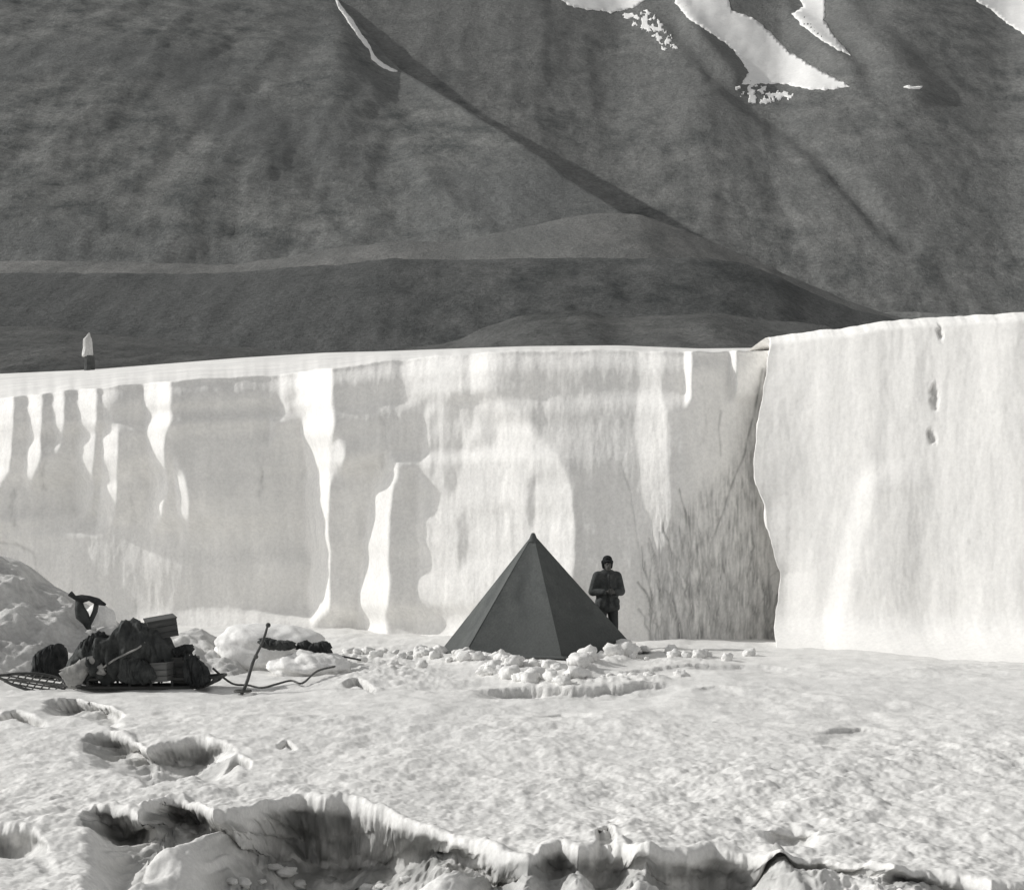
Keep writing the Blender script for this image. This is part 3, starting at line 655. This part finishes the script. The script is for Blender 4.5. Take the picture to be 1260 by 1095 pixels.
for i in range(14):
    px = 514 + rnd.uniform(0, 62); lump(px, interp(px, [(510, 806), (575, 817)]) + rnd.uniform(-4, 5), rnd.uniform(4.5, 8), Dl, GL)
El = 'small snow lump scattered over the crust beyond the sledge'
for i in range(16):
    px = rnd.uniform(415, 545); lump(px, 802 + rnd.uniform(0, 26), rnd.uniform(3, 6.5), El, 'snow rubble left of the tent')
Fl = 'small snow lump in the low drift right of the tent'
for i in range(18):
    px = rnd.uniform(770, 925); lump(px, 806 + rnd.uniform(-2, 8), rnd.uniform(3, 7), Fl, 'snow rubble right of the tent')
Hl = 'snow lump along the crust edge right of the outer row'
for i in range(16):
    px = rnd.uniform(705, 850); lump(px, 836 + rnd.uniform(-5, 4), rnd.uniform(3.5, 7), Hl, 'snow rubble right of the tent', dz=-.035)

Il = 'ice chunk on the floor of the foreground hollow'
for px, py, r in ((338, 1052, 9), (352, 1053, 12), (368, 1052, 10), (385, 1058, 7), (300, 1082, 10), (285, 1088, 8), (436, 1066, 6), (452, 1063, 9), (470, 1066, 7), (405, 1070, 6), (500, 1072, 8), (530, 1070, 6), (322, 1066, 6)):
    Yq = FPX * (CH + .33) / (py - YH); x = (px - 630) / FPX * Yq; k = r * Yq / FPX
    o = bpy.data.objects.new('ice_chunk', rnd.choice(LM)); COL.objects.link(o); o.scale = (k * rnd.uniform(1, 1.5), k, k * rnd.uniform(.55, .8)); o.rotation_euler = (0, 0, rnd.uniform(0, 6.3))
    o.location = (x, Yq, gz(x, Yq) + .25 * k); tag(o, Il, 'ice chunk', 'ice chunks in the foreground hollow'); LUMPS.append((px, o, Il))
ORD = ('first second third fourth fifth sixth seventh eighth ninth tenth eleventh twelfth thirteenth fourteenth fifteenth sixteenth seventeenth eighteenth nineteenth twentieth '
       'twenty-first twenty-second twenty-third twenty-fourth twenty-fifth twenty-sixth').split()
for lab in {l for _, _, l in LUMPS}:
    for k, (px, o, _) in enumerate(sorted([t for t in LUMPS if t[2] == lab], key=lambda t: t[0])):
        o['label'] = lab + ', ' + ORD[k] + ' from the left'

# ------------------------------------------------------------------ person
def hull_seg(bm, p, q, r1, r2, fl=(1, 1, 1)):
    p, q = Vector(p), Vector(q); b2 = bmesh.new()
    for c, r in ((p, r1), (q, r2)):
        bmesh.ops.create_icosphere(b2, subdivisions=2, radius=1, matrix=Matrix.Translation(c) @ Matrix.Diagonal((r * fl[0], r * fl[1], r * fl[2], 1)))
    r = bmesh.ops.convex_hull(b2, input=b2.verts); bmesh.ops.delete(b2, geom=[g for g in r['geom_interior'] if isinstance(g, bmesh.types.BMVert)], context='VERTS')
    t = bpy.data.meshes.new('t'); b2.to_mesh(t); b2.free(); bm.from_mesh(t); bpy.data.meshes.remove(t)
def remeshed(name, segs, vox, mat, parent, smooth=6):
    bm = bmesh.new()
    for sg in segs: hull_seg(bm, *sg)
    o = link(name + '_tmp', bm_mesh(name, bm), mat)
    md = o.modifiers.new('r', 'REMESH'); md.mode = 'VOXEL'; md.voxel_size = vox
    sm = o.modifiers.new('s', 'SMOOTH'); sm.factor = .5; sm.iterations = smooth
    dg = bpy.context.evaluated_depsgraph_get(); me = bpy.data.meshes.new_from_object(o.evaluated_get(dg)); bpy.data.objects.remove(o)
    me.name = name; me.polygons.foreach_set('use_smooth', [True] * len(me.polygons))
    if not me.materials: me.materials.append(mat)
    return link(name, me, None, parent)
def build_person():
    Yp = 30.75; x = (747 - 630) / FPX * Yp; z0 = gz(x, Yp)
    root = empty('person', (x, Yp, z0 - .01), math.radians(13))
    # front of the body is -Y (towards the viewer); z up from the soles
    H = []
    hd = Vector((0.0, -.03, 1.60))
    H += [(hd + Vector((0, .012, .03)), hd + Vector((0, -.005, -.05)), .088, .072, (.88, 1.05, 1.1)), (hd + Vector((0, -.045, -.06)), hd + Vector((0, -.06, -.105)), .048, .034),
          ((0, .0, 1.38), hd + Vector((0, .015, -.06)), .065, .058)]
    H += [(hd + Vector((0, -.092, .0)), hd + Vector((0, -.112, -.035)), .010, .016), (hd + Vector((-.03, -.088, -.072)), hd + Vector((.03, -.088, -.072)), .010, .010),
          (hd + Vector((-.03, -.086, .012)), hd + Vector((-.03, -.088, .012)), .013, .013), (hd + Vector((.03, -.086, .012)), hd + Vector((.03, -.088, .012)), .013, .013),
          (hd + Vector((-.082, .01, -.005)), hd + Vector((-.086, .015, -.045)), .016, .011), (hd + Vector((.082, .01, -.005)), hd + Vector((.086, .015, -.045)), .016, .011)]
    H += [((0, 0, 1.34), (0, .01, 1.05), .15, .13, (1.1, .75, 1)), ((0, .01, 1.05), (0, 0, .90), .13, .14, (1.15, .8, 1))]
    sh = {}; 
    for s in (-1, 1):
        sp, el, wr = Vector((.185 * s, .0, 1.36)), Vector((.275 * s, .02, 1.08)), Vector((.085 * s, -.21, 1.07)); sh[s] = (sp, el, wr)
        H += [((0, 0, 1.36), sp, .08, .065), (sp, el, .058, .045), (el, wr, .045, .03)]
        hip, kn, an = Vector((.09 * s, 0, .88)), Vector((.125 * s, -.02, .48)), Vector((.15 * s, .02, .09)); sh[s] += (hip, kn, an)
        H += [(hip, kn, .088, .058), (kn, an, .058, .042), (an, an + Vector((.02 * s, -.13, -.045)), .045, .035)]
        # hand: palm, four fingers closing inwards, thumb from its side
        pl = wr + Vector((-.045 * s, -.035, .005)); H += [(wr, pl, .028, .032, (1, .7, 1.15))]
        for k, L in enumerate((.066, .074, .070, .056)):
            b0 = pl + Vector((-.02 * s, -.012, .033 - .021 * k)); m1 = b0 + Vector((-.6 * L * s, -.012, -.004)); t1 = m1 + Vector((-.12 * L * s, .55 * L, -.004)); H += [(b0, m1, .0098, .0092), (m1, t1, .0092, .0082)]
        tb = pl + Vector((.008 * s, -.01, .035)); tm = tb + Vector((-.022 * s, -.02, .02)); H += [(tb, tm, .011, .0105), (tm, tm + Vector((-.028 * s, .004, .006)), .0105, .009)]
    remeshed('body', H, .0075, M['skin'], root, 3)
    J = [((0, 0, 1.33), (0, .01, 1.12), .185, .19, (1.12, .80, 1)), ((0, .01, 1.12), (0, 0, .92), .19, .20, (1.1, .84, 1)), ((0, 0, .92), (0.0, 0, .79), .205, .225, (1.12, .85, .5)),
         ((0, 0, 1.40), (0, -.005, 1.47), .10, .078)]
    for s in (-1, 1):
        sp, el, wr = sh[s][:3]; J += [((0, .0, 1.36), sp, .12, .105), (sp, el, .105, .088), (el, wr + Vector((.03 * s, .02, 0)), .085, .06)]
        J += [((.14 * s, -.12, .90), (.14 * s, -.13, .84), .075, .06), ((.07 * s, -.02, .85), (.11 * s, 0, .76), .14, .14, (1, 1, .45))]
    J += [((0, -.145, 1.38), (0, -.165, .82), .03, .035)]
    jk = remeshed('jacket', J, .012, M['jacket'], root, 5)
    for s, z in ((.012, 1.3), (.012, 1.16), (.012, 1.0), (.012, .88)):
        bm = bmesh.new(); bmesh.ops.create_uvsphere(bm, u_segments=8, v_segments=5, radius=.014, matrix=Matrix.Translation((s, -.2, z))); link('button', bm_mesh('button', bm, True), M['boot'], jk)
    T = []
    for s in (-1, 1):
        hip, kn, an = sh[s][3:]; T += [((0, 0, .88), hip, .13, .125), (hip, kn, .122, .088), (kn, an + Vector((0, 0, .12)), .088, .072)]
    remeshed('trousers', T, .012, M['trousers'], root, 4)
    for s in (-1, 1):
        an = sh[s][5]; remeshed('boot', [(an + Vector((0, .01, .16)), an, .066, .06), (an + Vector((0, .03, -.03)), an + Vector((.025 * s, -.17, -.045)), .062, .05, (.85, 1, .8))], .012, M['boot'], root, 3)
    cp = remeshed('cap', [(hd + Vector((0, .02, .045)), hd + Vector((0, .012, .085)), .106, .098, (.95, 1.04, .8)), (hd + Vector((0, -.05, .055)), hd + Vector((0, -.105, .045)), .07, .05, (1, 1, .25)),
          (hd + Vector((-.085, .02, .04)), hd + Vector((-.075, .02, -.07)), .035, .025), (hd + Vector((.085, .02, .04)), hd + Vector((.075, .02, -.07)), .035, .025), (hd + Vector((0, .075, .03)), hd + Vector((0, .06, -.08)), .07, .055)], .008, M['cap'], root, 3)
    tag(root, 'person in dark jacket and cap standing behind the tent, hands together in front', 'person')
build_person()

# ------------------------------------------------------------------ sledge and baggage at the left
YS = 23.2
def w(px, py, Y=YS): return at(px, py, Y)
def cloth_heap(name, prof, Yc, half, mat, seed, amp=.06, base_py=None, nseg=28):
    """lengthwise heap: prof = list of (px, top row, bottom row); each section is a rounded hump of the given half depth"""
    xs = np.array([p[0] for p in prof], float); n = 60; px = np.linspace(xs[0], xs[-1], n)
    top = np.interp(px, xs, [p[1] for p in prof]); bot = np.interp(px, xs, [p[2] for p in prof]); V = []
    for i in range(n):
        e = math.sin(math.pi * min(1, max(0, i / (n - 1)))) ** .35 if 0 < i < n - 1 else .05
        a, b_ = w(px[i], top[i], Yc), w(px[i], bot[i], Yc); c = (a + b_) / 2; hz = (a.z - b_.z) / 2
        for k in range(nseg):
            th = 2 * math.pi * k / nseg; cy, sz = -math.cos(th), math.sin(th)
            cy = math.copysign(abs(cy) ** .75, cy); sz = math.copysign(abs(sz) ** .8, sz)
            u = i / 6.0; f = 1 + amp * float(fbm(np.float64(u * 1.3 + th * .5), np.float64(th * 1.6), seed, 4, .6)) * 2.2 + amp * .8 * abs(math.sin(u * 1.9 + th * 1.4 + seed))
            V.append((c.x + .02 * math.sin(th * 3 + u), c.y + cy * half * e * f, c.z + sz * hz * (1 + (f - 1) * .6)))
    V = np.array(V).reshape(n, nseg, 3); V = np.concatenate([V, V[:, :1]], 1)
    me = raw_mesh(name, V, grid_faces(n, nseg + 1)); return link(name, me, mat)
def build_sledge():
    o0 = w(180, 846); z = gz(o0.x, YS); root = empty('sledge', (o0.x, YS, z)); off = root.location
    k = YS / FPX; L0, L1 = (92 - 180) * k, (268 - 180) * k
    for y in (-.26, .26):
        bm = bmesh.new(); pts = [(L0 - .1, y, .13), (L0, y, .065), (L0 + .12, y, .03)] + [(x, y, .022) for x in np.linspace(L0 + .3, L1 - .35, 9)] + [(L1 - .15, y, .045), (L1 - .03, y, .10), (L1 + .04, y, .17)]
        tube(bm, pts, .028, 6); link('runner', bm_mesh('runner', bm, True), M['wood'], root)
        for x in np.linspace(L0 + .25, L1 - .3, 6):
            bm = bmesh.new(); tube(bm, [(x, y, .03), (x, y * .97, .14)], .02, 6); link('upright', bm_mesh('upright', bm), M['wood'], root)
        bm = bmesh.new(); tube(bm, [(L0 - .05, y, .14), (L1 - .2, y, .15), (L1 + .05, y, .17)], .022, 6); link('side_rail', bm_mesh('side_rail', bm), M['wood'], root)
    for x in np.linspace(L0 + .25, L1 - .3, 6):
        bm = bmesh.new(); box(bm, (x, 0, .165), (.05, .6, .025)); link('crossbar', bm_mesh('crossbar', bm), M['wood'], root)
    for y in (-.18, -.06, .06, .18):
        bm = bmesh.new(); box(bm, ((L0 + L1) / 2 - .1, y, .188), (L1 - L0 - .1, .06, .016)); link('deck_slat', bm_mesh('deck_slat', bm), M['wood'], root)
    bm = bmesh.new(); tube(bm, [(L1 + .04, -.26, .17), (L1 + .10, -.1, .18), (L1 + .10, .1, .18), (L1 + .04, .26, .17)], .022, 6); link('bow', bm_mesh('bow', bm, True), M['wood'], root)
    tag(root, 'low dark wooden sledge under the heaped baggage', 'sledge')
build_sledge()
h = cloth_heap('tarpaulin', [(80, 828, 838), (88, 812, 840), (98, 800, 839), (112, 789, 838), (124, 783, 837), (134, 782, 837), (142, 777, 836), (148, 769, 836), (160, 765, 835), (174, 765, 835), (184, 769, 834), (194, 775, 834), (204, 786, 833), (212, 796, 832), (220, 812, 831)], YS, .42, M['tarp'], 3, .2)
tag(h, 'large dark creased tarpaulin heaped over the sledge load', 'tarpaulin')
h = cloth_heap('sack', [(74, 825, 829), (80, 822, 836), (86, 819, 846), (92, 816, 848), (98, 813, 843), (104, 810, 833), (111, 807, 823), (118, 805, 813)], YS - .40, .06, M['sack'], 5, .08, nseg=20); tag(h, 'pale sackcloth hanging to the ice from the left end of the load', 'sack')
h = cloth_heap('rope_lashing', [(120, 822, 829), (124, 816, 830), (127, 818, 831), (130, 824, 829)], YS - .44, .04, M['sack'], 6, .05, nseg=12); tag(h, 'small pale knotted cloth on the front of the tarpaulin', 'cloth')
# rope across the tarpaulin
def rope(name, pts, r, label, cat, mat='rope', sub=5):
    bm = bmesh.new(); P = [Vector(p) for p in pts]; out = []
    for i in range(len(P) - 1):
        a, b_, c, d = P[max(i - 1, 0)], P[i], P[i + 1], P[min(i + 2, len(P) - 1)]
        for j in range(sub):
            t = j / sub; out.append(.5 * ((2 * b_) + (c - a) * t + (2 * a - 5 * b_ + 4 * c - d) * t * t + (3 * b_ - a - 3 * c + d) * t ** 3))
    out.append(P[-1]); tube(bm, out, r, 6); o = link(name, bm_mesh(name, bm, True), M[mat]); tag(o, label, cat); return o
rope('lashing_rope', [w(126, 822, YS - .46), w(140, 812, YS - .50), w(158, 803, YS - .50), w(170, 797, YS - .48), w(178, 790, YS - .42)], .014, 'pale lashing rope slanting over the dark tarpaulin', 'rope', 'sack')
def crate(name, px0, px1, py0, py1, Yc, dep, mat, label, cat, rot=(0, 0, 0)):
    a, b_ = w(px0, py0, Yc), w(px1, py1, Yc); c = (a + b_) / 2; root = empty(name, (c.x, Yc, c.z)); root.rotation_euler = rot
    sx, sz = abs(b_.x - a.x), abs(a.z - b_.z); m = 3
    for i in range(m):
        for s in (-1, 1):
            bm = bmesh.new(); v = box(bm, (0, s * dep / 2, -sz / 2 + (i + .5) * sz / m), (sx, .02, sz / m - .006)); bmesh.ops.bevel(bm, geom=bm.edges[:], offset=.003, segments=1); link('plank', bm_mesh('plank', bm), mat, root)
            bm = bmesh.new(); v = box(bm, (s * (sx / 2 - .011), 0, -sz / 2 + (i + .5) * sz / m), (.02, dep - .024, sz / m - .006)); link('end_plank', bm_mesh('end_plank', bm), mat, root)
    bm = bmesh.new(); box(bm, (0, 0, sz / 2 + .008), (sx + .02, dep + .04, .018)); link('lid', bm_mesh('lid', bm), mat, root)
    bm = bmesh.new(); box(bm, (0, 0, -sz / 2 + .012), (sx - .05, dep - .05, .018)); link('bottom', bm_mesh('bottom', bm), mat, root)
    tag(root, label, cat); return root
crate('crate', 211, 244, 809, 839, YS + .1, .42, M['wood'], 'dark square wooden box near the front end of the sledge', 'box', (0, .03, .2))
crate('crate', 190, 210, 816, 838, YS - .30, .26, M['box'], 'small grey box standing against the tarpaulin', 'box', (0, -.05, -.15))
crate('crate', 181, 216, 761, 783, YS + .1, .34, M['wood'], 'dark tilted box sticking out on top of the load', 'box', (.1, -.16, .35))
h = cloth_heap('bundle', [(208, 804, 809), (212, 797, 809), (220, 795, 809), (228, 793, 808), (234, 793, 803), (238, 796, 799)], YS + .05, .2, M['bag'], 8, .12, nseg=18); tag(h, 'dark flat bundle lying on the dark square box', 'bundle')
h = cloth_heap('bundle', [(40, 818, 832), (46, 806, 834), (54, 797, 834), (62, 794, 834), (72, 793, 834), (78, 798, 833), (82, 806, 832), (83, 820, 831)], YS + .7, .32, M['bag'], 10, .10); tag(h, 'dark round bundle standing on the ice left of the sledge', 'bundle')
h = cloth_heap('bundle', [(146, 822, 834), (152, 812, 838), (160, 808, 840), (170, 810, 841), (180, 812, 840), (190, 820, 838), (196, 828, 834)], YS - .36, .16, M['tarp'], 21, .16, nseg=20); tag(h, 'dark crumpled roll lashed low on the near side of the load', 'bundle')
h = cloth_heap('bundle', [(226, 812, 822), (230, 806, 838), (238, 806, 844), (246, 812, 845), (254, 822, 843), (258, 830, 838)], YS - .30, .12, M['bag'], 23, .18, nseg=18); tag(h, 'dark limp bag hanging over the front end of the sledge', 'bundle')
h = cloth_heap('bundle', [(96, 798, 812), (104, 788, 812), (114, 780, 810), (124, 778, 808), (132, 784, 802)], YS - .12, .2, M['bag'], 25, .2, nseg=18); tag(h, 'dark bundle bulging on the upper left slope of the tarpaulin', 'bundle')
# laced oval frame lying on the ice
def snowshoe():
    a = w(42, 830, YS - .1); root = empty('laced_frame', (a.x, YS - .1, gz(a.x, YS - .1) + .11)); root.rotation_euler = (math.radians(38), math.radians(9), 0)
    L, Wd = .45, .17; P = [(L * math.cos(t) - .0, Wd * math.sin(t) * (1 + .25 * math.cos(t)), 0) for t in np.linspace(0, 2 * math.pi, 33)]; P = [(x - (.06 if x < -L * .97 else 0), y, z) for x, y, z in P]
    bm = bmesh.new(); tube(bm, P, .020, 6, False); link('rim', bm_mesh('rim', bm, True), M['wood'], root)
    for y in (-.1, -.035, .035, .1):
        e = L * math.sqrt(max(0, 1 - (y / Wd) ** 2)) * .95; bm = bmesh.new(); tube(bm, [(-e, y, 0), (0, y, -.01), (e, y, 0)], .012, 5); link('lacing', bm_mesh('lacing', bm), M['rope'], root)
    for x in np.linspace(-.36, .36, 8):
        e = Wd * math.sqrt(max(0, 1 - (x / L) ** 2)) * .95; bm = bmesh.new(); tube(bm, [(x - .03, -e, .004), (x + .03, e, .004)], .011, 5); link('lacing', bm_mesh('lacing', bm), M['rope'], root)
    tag(root, 'dark pointed oval frame with lacing lying left of the sledge', 'frame')
snowshoe()
rope('drag_rope', [w(10, 836, YS - .3), w(40, 838, YS - .35), w(70, 843, YS - .38), w(100, 844, YS - .45)], .02, 'dark rope lying along the ice under the laced frame', 'rope')
# leaning pole
def pole():
    a, b_ = on(297, 850), None; Yq = a.y; t = at(330, 769, Yq + .25); root = empty('ski_pole', a)
    v = t - a; bm = bmesh.new(); n = 9; tube(bm, [v * (i / n) + Vector((.012 * math.sin(i * 1.1), 0, 0)) for i in range(n + 1)], [.024] * 5 + [.019] * 4 + [.015], 7); link('shaft', bm_mesh('shaft', bm, True), M['wood'], root)
    bm = bmesh.new(); bmesh.ops.create_uvsphere(bm, u_segments=8, v_segments=6, radius=.035, matrix=Matrix.Translation(v * 1.0)); link('knob', bm_mesh('knob', bm, True), M['wood'], root)
    bm = bmesh.new(); bmesh.ops.create_uvsphere(bm, u_segments=8, v_segments=6, radius=.034, matrix=Matrix.Translation(v * .54)); link('grip_binding', bm_mesh('grip_binding', bm, True), M['rope'], root)
    bm = bmesh.new(); tube(bm, [v * .05 + Vector((.11 * math.cos(t_), .11 * math.sin(t_), 0)) for t_ in np.linspace(0, 2 * math.pi, 14)], .018, 5); link('basket', bm_mesh('basket', bm, True), M['rope'], root)
    tag(root, 'thin dark pole leaning right, stuck in the ice before the sledge', 'pole')
pole()
tr = [(262, 824), (285, 826), (305, 829), (322, 833), (340, 829), (352, 827), (368, 829)]
rope('sledge_trace', [w(262, 822, YS)] + [on(px, py + 16) + Vector((0, 0, .05)) for px, py in ((285, 826), (305, 828), (322, 832), (340, 829), (358, 828), (372, 830))] + [on(390, 838) + Vector((0, 0, .10)), on(412, 832) + Vector((0, 0, .12))], .016, 'dark trace rope running from the sledge across the snow', 'rope')
def small_bag():
    p = at(386, 799, gy(826)); h = cloth_heap('small_bag', [(365, 799, 803), (368, 791, 806), (375, 788, 807), (382, 792, 808), (390, 791, 808), (398, 789, 808), (404, 791, 807), (408, 797, 805)], gy(828), .22, M['bag'], 14, .14, nseg=20)
    tag(h, 'small black bag resting on the snow beyond the leaning pole', 'bag')
small_bag()
h = cloth_heap('boulder_hole_lump', [(318, 786, 790), (326, 784, 797), (336, 787, 799), (348, 788, 800), (358, 789, 799), (364, 792, 797)], gy(829), .2, M['tarp'], 16, .16, nseg=18); tag(h, 'dark lump added for the dark hole in the big pale ice boulder', 'cloth')  # dark lump added in place of the boulder's dark hole
rope('stick', [at(406, 806, gy(827)), at(424, 808, gy(827)), at(444, 812, gy(827) + .1)], .016, 'thin dark stick lying beside the small black bag', 'stick', 'wood')
# cloth hung on a short stick on the mound
def hung_cloth():
    Yh = 26.6; f = at(109, 795, Yh); root = empty('hung_cloth', f)
    def q(px, py, dy=0): return at(px, py, Yh + dy) - f
    bm = bmesh.new(); tube(bm, [q(110, 797), q(108, 780), q(104, 752), q(100, 740)], .02, 6); link('stick', bm_mesh('stick', bm), M['wood'], root)
    bm = bmesh.new(); tube(bm, [q(86, 730), q(92, 735), q(100, 737), q(110, 736), q(120, 740), q(130, 744)], [.05, .035, .075, .045, .06, .02], 8); link('crosspiece', bm_mesh('crosspiece', bm, True), M['bag'], root)
    bm = bmesh.new(); tube(bm, [q(97, 738), q(98, 748), q(101, 757), q(107, 766), q(110, 776)], [.06, .085, .11, .07, .03], 8); tube(bm, [q(119, 741, .02), q(117, 752, .02), q(112, 763, .01), q(109, 770)], [.04, .045, .04, .03], 8); link('folds', bm_mesh('folds', bm, True), M['tarp'], root)
    tag(root, 'dark cloth draped over a short forked stick above the load', 'cloth')
hung_cloth()
